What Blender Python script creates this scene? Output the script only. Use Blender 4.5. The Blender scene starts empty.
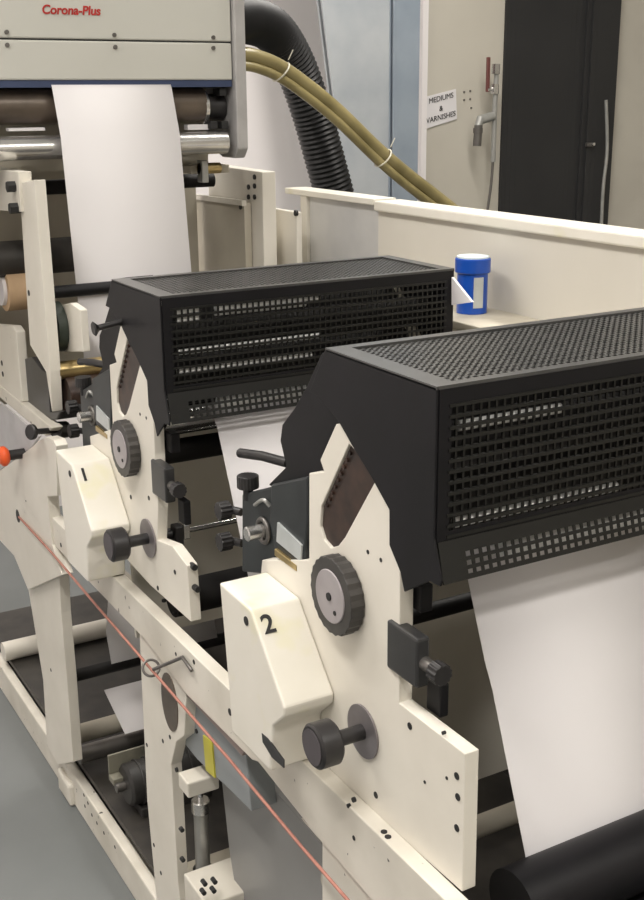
import bpy, bmesh, math, random
from mathutils import Vector, Matrix
random.seed(4)
SC = bpy.context.scene
COL = SC.collection

# ------------------------------------------------------------------ camera
YAW, PITCH, ROLL, FPX = 0.51941356, 0.2955338, -0.00883131, 1157.86
CAM = Vector((-0.64, 0.0, 1.55))
fw = Vector((math.sin(YAW)*math.cos(PITCH), math.cos(YAW)*math.cos(PITCH), -math.sin(PITCH)))
r0 = fw.cross(Vector((0, 0, 1))).normalized()
u0 = r0.cross(fw)
rt = r0*math.cos(ROLL) + u0*math.sin(ROLL)
up = -r0*math.sin(ROLL) + u0*math.cos(ROLL)
cd = bpy.data.cameras.new('camera')
cd.sensor_fit = 'VERTICAL'
cd.sensor_height = 36.0
cd.lens = FPX/900*36.0
cd.clip_start = 0.02
co = bpy.data.objects.new('camera', cd)
COL.objects.link(co)
co.matrix_world = Matrix(((rt.x, up.x, -fw.x, CAM.x), (rt.y, up.y, -fw.y, CAM.y), (rt.z, up.z, -fw.z, CAM.z), (0, 0, 0, 1)))
SC.camera = co


def at(px, py, **k):
    """survey helper: the point where a sight line meets the plane X=, Y= or Z="""
    d = rt*((px-322)/FPX) - up*((py-450)/FPX) + fw
    ax, v = list(k.items())[0]
    i = 'XYZ'.index(ax)
    return CAM + d*((v-CAM[i])/d[i])


def yz(pts, X):
    return [(p.y, p.z) for p in (at(a, b, X=X) for a, b in pts)]


# ------------------------------------------------------------------ materials
def mat(name, col, rough=.5, metal=0., noise=None, bump=0., spec=.5, trans=0., scale=18., coat=0.):
    m = bpy.data.materials.new(name)
    m.use_nodes = True
    nt = m.node_tree
    b = nt.nodes['Principled BSDF']
    b.inputs['Base Color'].default_value = (*col, 1)
    b.inputs['Roughness'].default_value = rough
    b.inputs['Metallic'].default_value = metal
    b.inputs['Specular IOR Level'].default_value = spec
    b.inputs['Transmission Weight'].default_value = trans
    b.inputs['Coat Weight'].default_value = coat
    tc = nt.nodes.new('ShaderNodeTexCoord')
    n = nt.nodes.new('ShaderNodeTexNoise')
    n.inputs['Scale'].default_value = scale
    n.inputs['Detail'].default_value = 6
    nt.links.new(tc.outputs['Object'], n.inputs['Vector'])
    rp = nt.nodes.new('ShaderNodeValToRGB')
    c2 = noise if noise else tuple(c*.85 for c in col)
    rp.color_ramp.elements[0].position = .32
    rp.color_ramp.elements[0].color = (*c2, 1)
    rp.color_ramp.elements[1].position = .62
    rp.color_ramp.elements[1].color = (*col, 1)
    nt.links.new(n.outputs['Fac'], rp.inputs['Fac'])
    nt.links.new(rp.outputs['Color'], b.inputs['Base Color'])
    if bump:
        bp = nt.nodes.new('ShaderNodeBump')
        bp.inputs['Strength'].default_value = bump
        bp.inputs['Distance'].default_value = .002
        nt.links.new(n.outputs['Fac'], bp.inputs['Height'])
        nt.links.new(bp.outputs['Normal'], b.inputs['Normal'])
    return m


def chipped(name, col, grime, chip=(.05, .045, .04), thr=.7, scale=55, soft=.03):
    m = mat(name, col, .42, noise=grime, scale=7)
    nt = m.node_tree
    b = nt.nodes['Principled BSDF']
    src = b.inputs['Base Color'].links[0].from_socket
    tc = nt.nodes.new('ShaderNodeTexCoord')
    n = nt.nodes.new('ShaderNodeTexNoise')
    n.inputs['Scale'].default_value = scale
    n.inputs['Detail'].default_value = 3
    nt.links.new(tc.outputs['Object'], n.inputs['Vector'])
    rp = nt.nodes.new('ShaderNodeValToRGB')
    rp.color_ramp.elements[0].position = thr
    rp.color_ramp.elements[0].color = (0, 0, 0, 1)
    rp.color_ramp.elements[1].position = thr+soft
    rp.color_ramp.elements[1].color = (1, 1, 1, 1)
    nt.links.new(n.outputs['Fac'], rp.inputs['Fac'])
    mx = nt.nodes.new('ShaderNodeMix')
    mx.data_type = 'RGBA'
    nt.links.new(rp.outputs['Color'], mx.inputs[0])
    nt.links.new(src, mx.inputs[6])
    mx.inputs[7].default_value = (*chip, 1)
    nt.links.new(mx.outputs[2], b.inputs['Base Color'])
    return m


CREAM = chipped('cream_paint', (.74, .705, .63), (.67, .635, .56), thr=.77)
CREAM_W = chipped('cream_paint_worn', (.72, .685, .61), (.58, .545, .47), thr=.71)
BOXC = chipped('ivory_guard_paint', (.76, .73, .66), (.71, .68, .60), chip=(.71, .68, .48), thr=.60, scale=11, soft=.14)
WHITEP = mat('paper', (.72, .70, .71), .6, noise=(.69, .67, .68), scale=2)
BLACK = mat('black_paint', (.0065, .006, .0078), .5, noise=(.0045, .0045, .0055), spec=.28)
BLACKM = mat('black_mesh_paint', (.010, .010, .009), .42, spec=.4)
GREYBLK = mat('worn_black_edge', (.03, .03, .031), .33, noise=(.02, .02, .021))
RUBBER = mat('rubber', (.011, .010, .010), .6, spec=.25)
KNOBM = mat('knob_plastic', (.013, .012, .013), .42, noise=(.024, .022, .022), scale=40)
DIALR = mat('dial_rim', (.05, .046, .043), .42, noise=(.03, .028, .027), scale=40)
DIALF = mat('dial_face', (.40, .37, .38), .45, .2, noise=(.33, .30, .31))
WASH = mat('washer_steel', (.30, .28, .29), .35, .6, noise=(.22, .20, .21))
STEEL = mat('bright_steel', (.72, .71, .69), .25, .9)
CHROME = mat('chrome', (.8, .8, .8), .14, 1.)
DSTEEL = mat('dark_steel', (.17, .16, .15), .4, .7)
BRONZE = mat('brown_roller', (.14, .11, .085), .35, .3, noise=(.085, .068, .055))
GUARD = mat('guard_paint', (.64, .61, .55), .5, noise=(.59, .56, .50), scale=3)
GRIME = mat('greenish_grime', (.22, .21, .165), .55, noise=(.10, .095, .075), scale=14)
DARKM = mat('dark_motor_paint', (.035, .033, .031), .5, noise=(.02, .019, .018))
BARW = mat('streak_rod', (.93, .93, .92), .25, noise=(.9, .9, .89))  # white put in for the bright streaks of light behind the hood mesh
DARKIN = mat('roller_and_shade_brown', (.045, .040, .034), .55, noise=(.025, .022, .02))  # brown of the rollers, also shade colour of sheets added to darken the inside
BEIGED = mat('dull_beige_panel', (.27, .245, .20), .6, noise=(.20, .18, .145), scale=5)
RUST = mat('oily_brown', (.05, .028, .02), .4, .1, noise=(.014, .009, .008), scale=30)
TEAL = mat('teal_black_casting', (.02, .025, .027), .4, noise=(.012, .015, .017))
CORG = mat('corona_grey', (.54, .535, .49), .4, noise=(.51, .505, .46), scale=3)
NAVY = mat('navy_strip', (.04, .06, .13), .4)
ALU = mat('aluminium', (.44, .43, .425), .4, .2)
GALV = mat('galvanised', (.44, .465, .49), .45, .2, noise=(.36, .39, .425), scale=6)
GALVD = mat('galvanised_blue', (.31, .36, .42), .45, .15, noise=(.26, .31, .37), scale=6)
WALLW = mat('white_wall', (.80, .765, .765), .8, noise=(.77, .735, .735), scale=2)
WALLC = mat('cream_wall', (.56, .53, .465), .8, noise=(.52, .49, .43), scale=5)
DOORC = mat('cream_door', (.53, .50, .435), .6, noise=(.49, .46, .40), scale=3)
CURT = mat('black_curtain', (.022, .022, .023), .6, noise=(.017, .017, .018), scale=3)
FLOOR = mat('grey_floor', (.155, .165, .165), .5, noise=(.13, .14, .14), scale=2.5)
CEIL = mat('ceiling_white', (.75, .75, .73), .9)
HOSEY = mat('amber_hose', (.30, .25, .115), .28, noise=(.20, .165, .07), scale=14, coat=.4)
HOSEB = mat('black_hose', (.010, .010, .011), .45, spec=.35)
BLUE = mat('blue_plastic', (.01, .075, .42), .3)
LIDW = mat('white_lid', (.75, .85, .87), .3)
GREYBOX = mat('grey_cabinet', (.27, .29, .30), .45, noise=(.24, .26, .27), scale=5)
GREYSH = mat('grey_sheet', (.27, .27, .265), .4, noise=(.24, .24, .235), scale=4)
YEL = mat('yellow_label', (.52, .47, .08), .5, noise=(.5, .46, .04))
REDP = mat('red_print', (.45, .02, .015), .5)
ORANGE = mat('orange_plastic', (.9, .12, .025), .35)
CORD = mat('red_cord', (.44, .20, .155), .6, noise=(.36, .15, .115), scale=60)
INKB = mat('black_print', (.015, .015, .015), .6)
GOLD = mat('brass', (.55, .42, .2), .3, .9)
TIE = mat('cable_tie', (.75, .72, .6), .5)
KRAFT = mat('kraft', (.58, .40, .24), .7)
GALVP = mat('pale_galvanised', (.58, .575, .565), .45, .1, noise=(.5, .5, .5), scale=8)
BEIGE = mat('beige_panel', (.50, .46, .38), .6, noise=(.42, .385, .31), scale=6)
STAIN = mat('grey_machined', (.42, .42, .40), .35, .5, noise=(.33, .33, .32))
LABELM = mat('silver_label', (.55, .58, .58), .35, .3)
LAMP = bpy.data.materials.new('lamp_diffuser')
LAMP.use_nodes = True
LAMP.node_tree.nodes['Principled BSDF'].inputs['Emission Color'].default_value = (1, .95, .88, 1)
LAMP.node_tree.nodes['Principled BSDF'].inputs['Emission Strength'].default_value = 8


# ------------------------------------------------------------------ mesh helpers
class MB:
    def __init__(s):
        s.bm = bmesh.new()

    def box(s, a, b):
        lo = [min(a[i], b[i]) for i in range(3)]
        hi = [max(a[i], b[i]) for i in range(3)]
        v = [s.bm.verts.new((x, y, z)) for x in (lo[0], hi[0]) for y in (lo[1], hi[1]) for z in (lo[2], hi[2])]
        for f in ((0, 1, 3, 2), (4, 6, 7, 5), (0, 4, 5, 1), (2, 3, 7, 6), (0, 2, 6, 4), (1, 5, 7, 3)):
            s.bm.faces.new([v[i] for i in f])
        return s

    def bar(s, p, q, w, h, upv=(0, 0, 1)):
        p, q = Vector(p), Vector(q)
        d = (q-p).normalized()
        a = d.cross(Vector(upv))
        if a.length < 1e-4:
            a = d.cross(Vector((0, 1, 0)))
        a.normalize()
        b = a.cross(d)
        v = []
        for c in (p, q):
            for i, j in ((-1, -1), (1, -1), (1, 1), (-1, 1)):
                v.append(s.bm.verts.new(c+a*(w/2*i)+b*(h/2*j)))
        for f in ((3, 2, 1, 0), (4, 5, 6, 7), (0, 1, 5, 4), (1, 2, 6, 5), (2, 3, 7, 6), (3, 0, 4, 7)):
            s.bm.faces.new([v[i] for i in f])
        return s

    def prism(s, poly, x0, x1):
        """poly in (y,z), extruded along X"""
        A = [s.bm.verts.new((x0, y, z)) for y, z in poly]
        B = [s.bm.verts.new((x1, y, z)) for y, z in poly]
        n = len(poly)
        s.bm.faces.new(A)
        s.bm.faces.new(B[::-1])
        for i in range(n):
            s.bm.faces.new((A[i], B[i], B[(i+1) % n], A[(i+1) % n]))
        return s

    def plate(s, outer, holes, x0, x1):
        """plate with openings, (y,z) loops extruded along X"""
        es, loops = [], [outer]+holes
        allv = []
        for lp in loops:
            vs = [s.bm.verts.new((x0, y, z)) for y, z in lp]
            allv.append(vs)
            es += [s.bm.edges.new((vs[i], vs[(i+1) % len(vs)])) for i in range(len(vs))]
        r = bmesh.ops.triangle_fill(s.bm, edges=es, use_beauty=True)
        fs = [g for g in r['geom'] if isinstance(g, bmesh.types.BMFace)]
        mp = {}
        for lp in allv:
            for v in lp:
                mp[v] = s.bm.verts.new((x1, v.co.y, v.co.z))
        for f in fs:
            s.bm.faces.new([mp[v] for v in reversed(f.verts)])
        for lp in allv:
            for i in range(len(lp)):
                a, b = lp[i], lp[(i+1) % len(lp)]
                s.bm.faces.new((a, b, mp[b], mp[a]))
        return s

    def cyl(s, p, q, r, r2=None, n=28, bev=0.):
        p, q = Vector(p), Vector(q)
        r2 = r if r2 is None else r2
        d = (q-p)
        L = d.length
        d = d/L
        a = d.orthogonal().normalized()
        b = d.cross(a)
        if bev:
            pr = [(0, r-bev), (bev, r), (L-bev, r2), (L, r2-bev)]
        else:
            pr = [(0, r), (L, r2)]
        rings = []
        for t, rr in pr:
            rings.append([s.bm.verts.new(p+d*t+(a*math.cos(k*2*math.pi/n)+b*math.sin(k*2*math.pi/n))*rr) for k in range(n)])
        s.bm.faces.new(rings[0][::-1])
        s.bm.faces.new(rings[-1])
        for A, B in zip(rings, rings[1:]):
            for k in range(n):
                s.bm.faces.new((A[k], A[(k+1) % n], B[(k+1) % n], B[k]))
        return s

    def knurl(s, p, q, r, teeth, dep):
        p, q = Vector(p), Vector(q)
        d = (q-p).normalized()
        a = d.orthogonal().normalized()
        b = d.cross(a)
        n = teeth*2
        R = []
        for c in (p, q):
            R.append([s.bm.verts.new(c+(a*math.cos(k*2*math.pi/n)+b*math.sin(k*2*math.pi/n))*(r-(dep if k % 2 else 0))) for k in range(n)])
        s.bm.faces.new(R[0][::-1])
        s.bm.faces.new(R[1])
        for k in range(n):
            s.bm.faces.new((R[0][k], R[0][(k+1) % n], R[1][(k+1) % n], R[1][k]))
        return s

    def tube(s, pts, r, n=12, ribs=None):
        pts = [Vector(p) for p in pts]
        rings = []
        a = None
        for i, p in enumerate(pts):
            d = (pts[min(i+1, len(pts)-1)]-pts[max(i-1, 0)]).normalized()
            a = d.orthogonal().normalized() if a is None else (a-d*a.dot(d)).normalized()
            b = d.cross(a)
            rr = r if ribs is None else (r if i % 2 else r*ribs)
            rings.append([s.bm.verts.new(p+(a*math.cos(k*2*math.pi/n)+b*math.sin(k*2*math.pi/n))*rr) for k in range(n)])
        s.bm.faces.new(rings[0][::-1])
        s.bm.faces.new(rings[-1])
        for A, B in zip(rings, rings[1:]):
            for k in range(n):
                s.bm.faces.new((A[k], A[(k+1) % n], B[(k+1) % n], B[k]))
        return s

    def torus(s, c, axis, R, r, n=24, m=8):
        c, d = Vector(c), Vector(axis).normalized()
        a = d.orthogonal().normalized()
        b = d.cross(a)
        rg = []
        for i in range(n):
            t = i*2*math.pi/n
            o = a*math.cos(t)+b*math.sin(t)
            rg.append([s.bm.verts.new(c+o*(R+r*math.cos(k*2*math.pi/m))+d*(r*math.sin(k*2*math.pi/m))) for k in range(m)])
        for i in range(n):
            A, B = rg[i], rg[(i+1) % n]
            for k in range(m):
                s.bm.faces.new((A[k], B[k], B[(k+1) % m], A[(k+1) % m]))
        return s

    def grille(s, o, u, v, pu, pv, t, frame=0.):
        """woven guard: bars along u spaced pv and along v spaced pu, thickness t"""
        o, u, v = Vector(o), Vector(u), Vector(v)
        nrm = u.cross(v).normalized()
        nu, nv = max(1, round(u.length/pu)), max(1, round(v.length/pv))
        for i in range(nu+1):
            p = o+u*(i/nu)
            s.bar(p, p+v, t, t*.6, nrm)
        for j in range(nv+1):
            p = o+v*(j/nv)
            s.bar(p, p+u, t, t*.6, nrm)
        return s

    def build(s, name, m, parent=None, bevel=0., smooth=None):
        bmesh.ops.recalc_face_normals(s.bm, faces=s.bm.faces)
        me = bpy.data.meshes.new(name)
        s.bm.to_mesh(me)
        s.bm.free()
        me.materials.append(m)
        o = bpy.data.objects.new(name, me)
        COL.objects.link(o)
        if smooth:
            for p in me.polygons:
                p.use_smooth = True
            try:
                me.set_sharp_from_angle(angle=math.radians(smooth))
            except Exception:
                pass
        if bevel:
            b = o.modifiers.new('bevel', 'BEVEL')
            b.width = bevel
            b.segments = 2
            b.limit_method = 'ANGLE'
            b.angle_limit = math.radians(35)
        if parent:
            link(o, parent)
        return o


def wloc(o):
    p = Vector(o.location)
    return p if o.parent is None else None


ROOTLOC = {}


def link(o, parent):
    o.parent = parent
    base = ROOTLOC.get(parent.name, Vector((0, 0, 0)))
    if parent.name in ROOTLOC:
        o.matrix_parent_inverse = Matrix.Translation(-base)


def thing(name, label, cat, loc=(0, 0, 0), group=None):
    o = bpy.data.objects.new(name, None)
    o.empty_display_size = .05
    COL.objects.link(o)
    o.location = loc
    ROOTLOC[o.name] = Vector(loc)
    return tag(o, label, cat, group)


def tag(o, label, cat, group=None, kind=None):
    o['label'] = label
    o['category'] = cat
    if group:
        o['group'] = group
    if kind:
        o['kind'] = kind
    return o


def struct(o):
    o['kind'] = 'structure'
    return o


def text(name, body, size, m, parent, origin, ux, uy, depth=.0006, shear=0., bold=0., align='CENTER'):
    c = bpy.data.curves.new(name, 'FONT')
    c.body = body
    c.size = size
    c.extrude = depth
    c.shear = shear
    c.offset = bold
    c.align_x = align
    c.align_y = 'CENTER'
    t = bpy.data.objects.new(name+'_src', c)
    COL.objects.link(t)
    bpy.context.view_layer.update()
    me = bpy.data.meshes.new_from_object(t.evaluated_get(bpy.context.evaluated_depsgraph_get()))
    bpy.data.objects.remove(t)
    ux = Vector(ux).normalized()
    uy = Vector(uy).normalized()
    n = ux.cross(uy)
    mt = Matrix(((ux.x, uy.x, n.x, origin[0]), (ux.y, uy.y, n.y, origin[1]), (ux.z, uy.z, n.z, origin[2]), (0, 0, 0, 1)))
    me.transform(mt)
    me.materials.clear()
    me.materials.append(m)
    o = bpy.data.objects.new(name, me)
    COL.objects.link(o)
    link(o, parent)
    return o


def bolt(parent, px, py, X, r=.004, name='bolt', m=None, dy=0, h=.003):
    p = at(px, py, X=X)
    return MB().cyl((X-h, p.y+dy, p.z), (X+.003, p.y+dy, p.z), r, n=12).build(name, m or INKB, parent)


def spline(pts, n=10):
    P = [Vector(p) for p in pts]
    out = []
    for i in range(len(P)-1):
        a, b, c, d = P[max(i-1, 0)], P[i], P[i+1], P[min(i+2, len(P)-1)]
        for k in range(n):
            t = k/n
            out.append(.5*((2*b)+(c-a)*t+(2*a-5*b+4*c-d)*t*t+(-a+3*b-3*c+d)*t**3))
    out.append(P[-1])
    return out


# ------------------------------------------------------------------ room
YW = 4.3
struct(MB().box((-3, -2.5, -.05), (4.5, YW+.1, 0)).build('floor', FLOOR))
struct(MB().box((-3, YW, 0), (4.5, YW+.1, 3.4)).build('wall_back', WALLW))
struct(MB().box((-3.1, -2.5, 0), (-3, YW, 3.4)).build('wall_left', WALLW))
struct(MB().box((4.5, -2.5, 0), (4.6, YW, 3.4)).build('wall_right', WALLC))
struct(MB().box((-3, -2.6, 0), (4.5, -2.5, 3.4)).build('wall_front', WALLC))
struct(MB().box((-3, -2.5, 3.4), (4.5, YW, 3.45)).build('ceiling', CEIL))

# cream partition at the right of the columns, with the black opening
pL = at(421, 200, Y=YW-.06).x
dl = at(500, 120, Y=YW-.06).x
dr = at(606, 120, Y=YW-.06).x
d1 = MB().box((pL+.006, YW-.07, 0), (dl, YW-.03, 3.4)).build('door_1', DOORC, bevel=.004)
struct(d1)
struct(MB().box((pL-.022, YW-.085, 0), (pL+.006, YW, 3.4)).build('trim_1', WALLW))
struct(MB().box((dr+.004, YW-.06, 0), (4.5, YW-.001, 3.4)).build('wall_partition', WALLC))
# black strip curtain
m = MB()
pts = []
N = 24
for i in range(N+1):
    t = i/N
    pts.append((dl+(dr+.01-dl)*t, YW-.075-.002*math.sin(t*9)-(.02 if t > .72 else 0)))
for (x0, y0), (x1, y1) in zip(pts, pts[1:]):
    m.bar(((x0+x1)/2, (y0+y1)/2, .02), ((x0+x1)/2, (y0+y1)/2, 3.38), (x1-x0)*1.1, .012, (0, 1, 0))
cur = m.build('strip_curtain', CURT)
tag(cur, 'black curtain filling the tall doorway in the cream wall', 'curtain')
t = thing('pull_latch', 'small bright metal latch on the black doorway curtain', 'latch', tuple(at(590, 140, Y=YW-.11)))
p = at(590, 143, Y=YW-.11)
MB().box((p.x-.02, p.y-.006, p.z-.016), (p.x+.02, p.y+.012, p.z+.002)).build('latch_plate', DSTEEL, t, .002)
MB().cyl((p.x+.008, p.y-.006, p.z-.005), (p.x+.008, p.y-.02, p.z-.005), .007).build('latch_pin', STEEL, t)

# door screws + sign
a = [at(x, y, Y=YW-.075) for x, y in ((425, 97), (456, 89), (457, 119), (425, 129))]
sg = thing('wall_sign', 'white paper sign with two printed words taped on the cream door', 'sign', tuple(a[3]))
m = MB()
vs = [m.bm.verts.new(v) for v in a]+[m.bm.verts.new(v+Vector((0, .003, 0))) for v in a]
for f in ((0, 1, 2, 3), (7, 6, 5, 4), (0, 4, 5, 1), (1, 5, 6, 2), (2, 6, 7, 3), (3, 7, 4, 0)):
    m.bm.faces.new([vs[i] for i in f])
m.build('paper', WHITEP, sg)
ux = (a[1]-a[0]).normalized()
uz = (a[0]-a[3]).normalized()
cen = (a[0]+a[1]+a[2]+a[3])/4+Vector((0, -.002, 0))
for body, off in (('MEDIUMS', .042), ('&', 0), ('VARNISHES', -.036)):
    text('printed_word', body, .031, INKB, sg, cen+uz*off, ux, uz)
for k, (x, y) in enumerate(((470, 91), (470, 99), (471, 108), (464, 92), (464, 100))):
    p = at(x, y, Y=YW-.07)
    o = MB().cyl((p.x, p.y-.004, p.z), (p.x, p.y+.004, p.z), .004).build('door_screw', DSTEEL, d1)

# pipe valve by the doorway
Yv = YW-.16
t = thing('pipe_valve', 'wall pipe with lever valve and hose coupling left of the black doorway', 'valve', tuple(at(489, 222, Y=Yv)))
g = lambda x, y: tuple(at(x, y, Y=Yv))
MB().tube([g(497, 66), g(495, 100), g(493, 162)], .011).build('pipe', STAIN, t, smooth=40)
MB().cyl(g(496, 64), g(495.5, 74), .019, n=6).build('pipe_coupling', STEEL, t)
MB().cyl(g(495, 84), g(494.5, 94), .019, n=6).build('pipe_coupling', STEEL, t)
MB().bar(g(488.5, 57), g(487.5, 92), .012, .016).build('lever', mat('red_lever', (.15, .05, .045), .4), t, .003)
MB().cyl(g(487, 90), g(496, 88), .008).build('lever_stem', STEEL, t)
MB().cyl(g(480, 120), g(493, 116), .02, n=16).cyl(g(481, 117), g(478, 127), .017).build('elbow', STAIN, t, smooth=40)
MB().cyl(g(478.5, 125), g(477, 146), .018).cyl(g(478, 128), g(477.8, 133), .021).build('hose_nozzle', DSTEEL, t, smooth=40)
MB().tube(spline([g(493, 160), g(491, 185), g(487, 215), g(485, 245), (g(485, 245)[0], Yv, 0.)], 6), .006).build('thin_pipe', DSTEEL, t, smooth=50)
c = MB().tube(spline([tuple(at(x, y, Y=YW-.13)) for x, y in ((606, 100), (607, 150), (603, 190), (600, 250))]+[(at(600, 250, Y=YW-.13).x, YW-.13, 0.)], 8), .008).build('cable', STAIN, smooth=50)
tag(c, 'thin grey cable hanging down the right edge of the black doorway', 'cable')

# steel columns
def column(name, tl, bl, r, Yc, m, lab, dep):
    """tl / bl: left edge at two heights, r: right edge (a brace plate makes the left edge lean)"""
    t = thing(name, lab, 'column', (at(r, 100, Y=Yc).x, Yc, 0))
    a, b = at(*tl, Y=Yc), at(*bl, Y=Yc)
    B = at(r, 100, Y=Yc).x
    k = (a.x-b.x)/(a.z-b.z)
    xb, xt = b.x-k*b.z, b.x+k*(3.4-b.z)
    xb = min(xb, B-.02)
    mb = MB()
    for y0, y1 in ((Yc, Yc+.012), (Yc+dep, Yc+dep+.012)):
        lo = [mb.bm.verts.new(v) for v in ((xb, y0, 0), (B, y0, 0), (B, y0, 3.4), (xt, y0, 3.4))]
        hi = [mb.bm.verts.new((v.co.x, y1, v.co.z)) for v in lo]
        mb.bm.faces.new(lo)
        mb.bm.faces.new(hi[::-1])
        for i in range(4):
            mb.bm.faces.new((lo[i], hi[i], hi[(i+1) % 4], lo[(i+1) % 4]))
    mb.build('flange', m, t, .002)
    MB().box((B-.03, Yc+.012, 0), (B-.018, Yc+dep, 3.4)).build('web_plate', m, t)
    MB().box((xb-.03, Yc-.03, 0), (B+.03, Yc+dep+.04, .015)).build('base_plate', m, t)
    return t
column('steel_column', (336, 20), (362, 199), 389, 3.85, GALV, 'wide galvanised steel column with leaning left edge behind the amber hoses', .03)
column('steel_column', (394, 20), (393, 199), 419, 4.02, GALVD, 'narrow blue-grey steel column beside the cream door', .03)

# ------------------------------------------------------------------ far side panels (guards on the far side of the press)
XF = .75
t = thing('far_side_guard', 'long cream sheet-metal guard along the far side of the press', 'guard', (XF, 1.5, 0))
tl = at(378, 211, X=XF)
zt = 1.312
MB().box((XF, .6, .55), (XF+.02, tl.y, zt)).build('guard_panel', GUARD, t, .002)
MB().box((XF-.012, .6, zt), (XF+.06, tl.y, zt+.022)).build('top_flange', BOXC, t, .004)
MB().box((XF-.14, .6, at(471.5, 312, X=.69).z-.016), (XF, tl.y, at(471.5, 312, X=.69).z-.0005)).build('ledge', BEIGE, t, .002)
b0 = at(378, 211, X=XF)
b1 = at(308, 206, X=XF)
MB().box((XF+.004, b0.y+.004, .6), (XF+.02, b1.y, b0.z+.012)).build('galvanised_panel', GALVP, t, .002)
MB().box((XF-.01, b0.y+.004, b0.z+.012), (XF+.05, b1.y+.1, b0.z+.026)).build('end_flange', BOXC, t, .002)
MB().box((XF-.005, b1.y, .6), (XF+.02, b1.y+.03, b0.z+.012)).build('end_post', CREAM, t, .002)
# far frame stand carrying the overhead treater
XS = .60
t = thing('far_stand', 'cream far-side stand plate with bolted post below the overhead treater', 'stand', (XS, 2.6, 0))
p0 = at(262, 172, X=XS)
p1 = at(208, 168, X=XS)
MB().prism([(p0.y, 0), (p0.y, p0.z), (p1.y, p0.z+.005), (p1.y+.05, 0)], XS, XS+.035).build('stand_plate', CREAM, t, .002)
pa = at(246, 203, X=XS-.015)
pb = at(150, 190, X=XS-.015)
MB().prism([(pa.y, 0.3), (pa.y, pa.z), (pb.y, pb.z), (pb.y, 0.3)], XS-.02, XS-.002).build('guard_sheet', BEIGE, t, .001)
MB().bar((XS-.02, pa.y, pa.z), (XS-.02, pb.y, pb.z), .012, .012).build('sheet_edge', CREAM, t)
for x, y in ((255, 177), (255, 186), (255, 197), (249, 187), (249, 197)):
    bolt(t, x, y, XS, .006)
for x, y in ((241, 207), (196, 264)):
    bolt(t, x, y, XS-.02, .006)
p2 = at(300, 212, X=XS+.08)
MB().box((XS+.07, p2.y, .5), (XS+.085, p2.y+.45, p2.z)).build('rear_sheet', CREAM, t, .002)
bolt(t, 296, 213, XS+.07, .007)

# ------------------------------------------------------------------ bottle and paper flag
XB = .69
bb = at(473, 318, X=XB)
zb = 1.12
bb = at(471.5, 312, X=XB)
zb = bb.z
t = thing('ink_bottle', 'blue plastic tub with white lid on the far guard ledge', 'tub', (XB, bb.y, zb))
R_ = .031
tp = at(471, 257, X=XB).z
m = MB()
m.cyl((XB, bb.y, zb), (XB, bb.y, tp-.028), R_*.93, n=32).build('tub_body', BLUE, t, smooth=40)
MB().cyl((XB, bb.y, tp-.028), (XB, bb.y, tp), R_*1.08, n=32, bev=.002).build('screw_rim', BLUE, t, smooth=40)
MB().cyl((XB, bb.y, tp), (XB, bb.y, tp+.003), R_*.98, n=32).build('lid', LIDW, t, smooth=40)
dcam = (Vector((CAM.x, CAM.y, 0))-Vector((XB, bb.y, 0))).normalized()
ang0 = math.atan2(dcam.y, dcam.x)
m = MB()
for k in range(6):
    for j in range(1):
        a0 = ang0+.15+k*.11
        r = R_*.945
        m.bar((XB+math.cos(a0)*r, bb.y+math.sin(a0)*r, zb+.012), (XB+math.cos(a0)*r, bb.y+math.sin(a0)*r, tp-.034), .0035, .0016, (math.cos(a0), math.sin(a0), 0))
m.build('label_strip', LABELM, t)

# ------------------------------------------------------------------ print units
ZT = 1.272
U2 = 0.0
PX = -.0


def web_strip(name, path, label, x0=.095, x1=.35, th=.0006):
    m = MB()
    poly = [(y, z) for y, z in path]
    A = [(m.bm.verts.new((x0, y, z)), m.bm.verts.new((x1, y, z))) for y, z in poly]
    for (a, b), (c, d) in zip(A, A[1:]):
        m.bm.faces.new((a, b, d, c))
    o = m.build(name, WHITEP, smooth=60)
    s = o.modifiers.new('thick', 'SOLIDIFY')
    s.thickness = th
    return tag(o, label, 'paper web')


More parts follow.
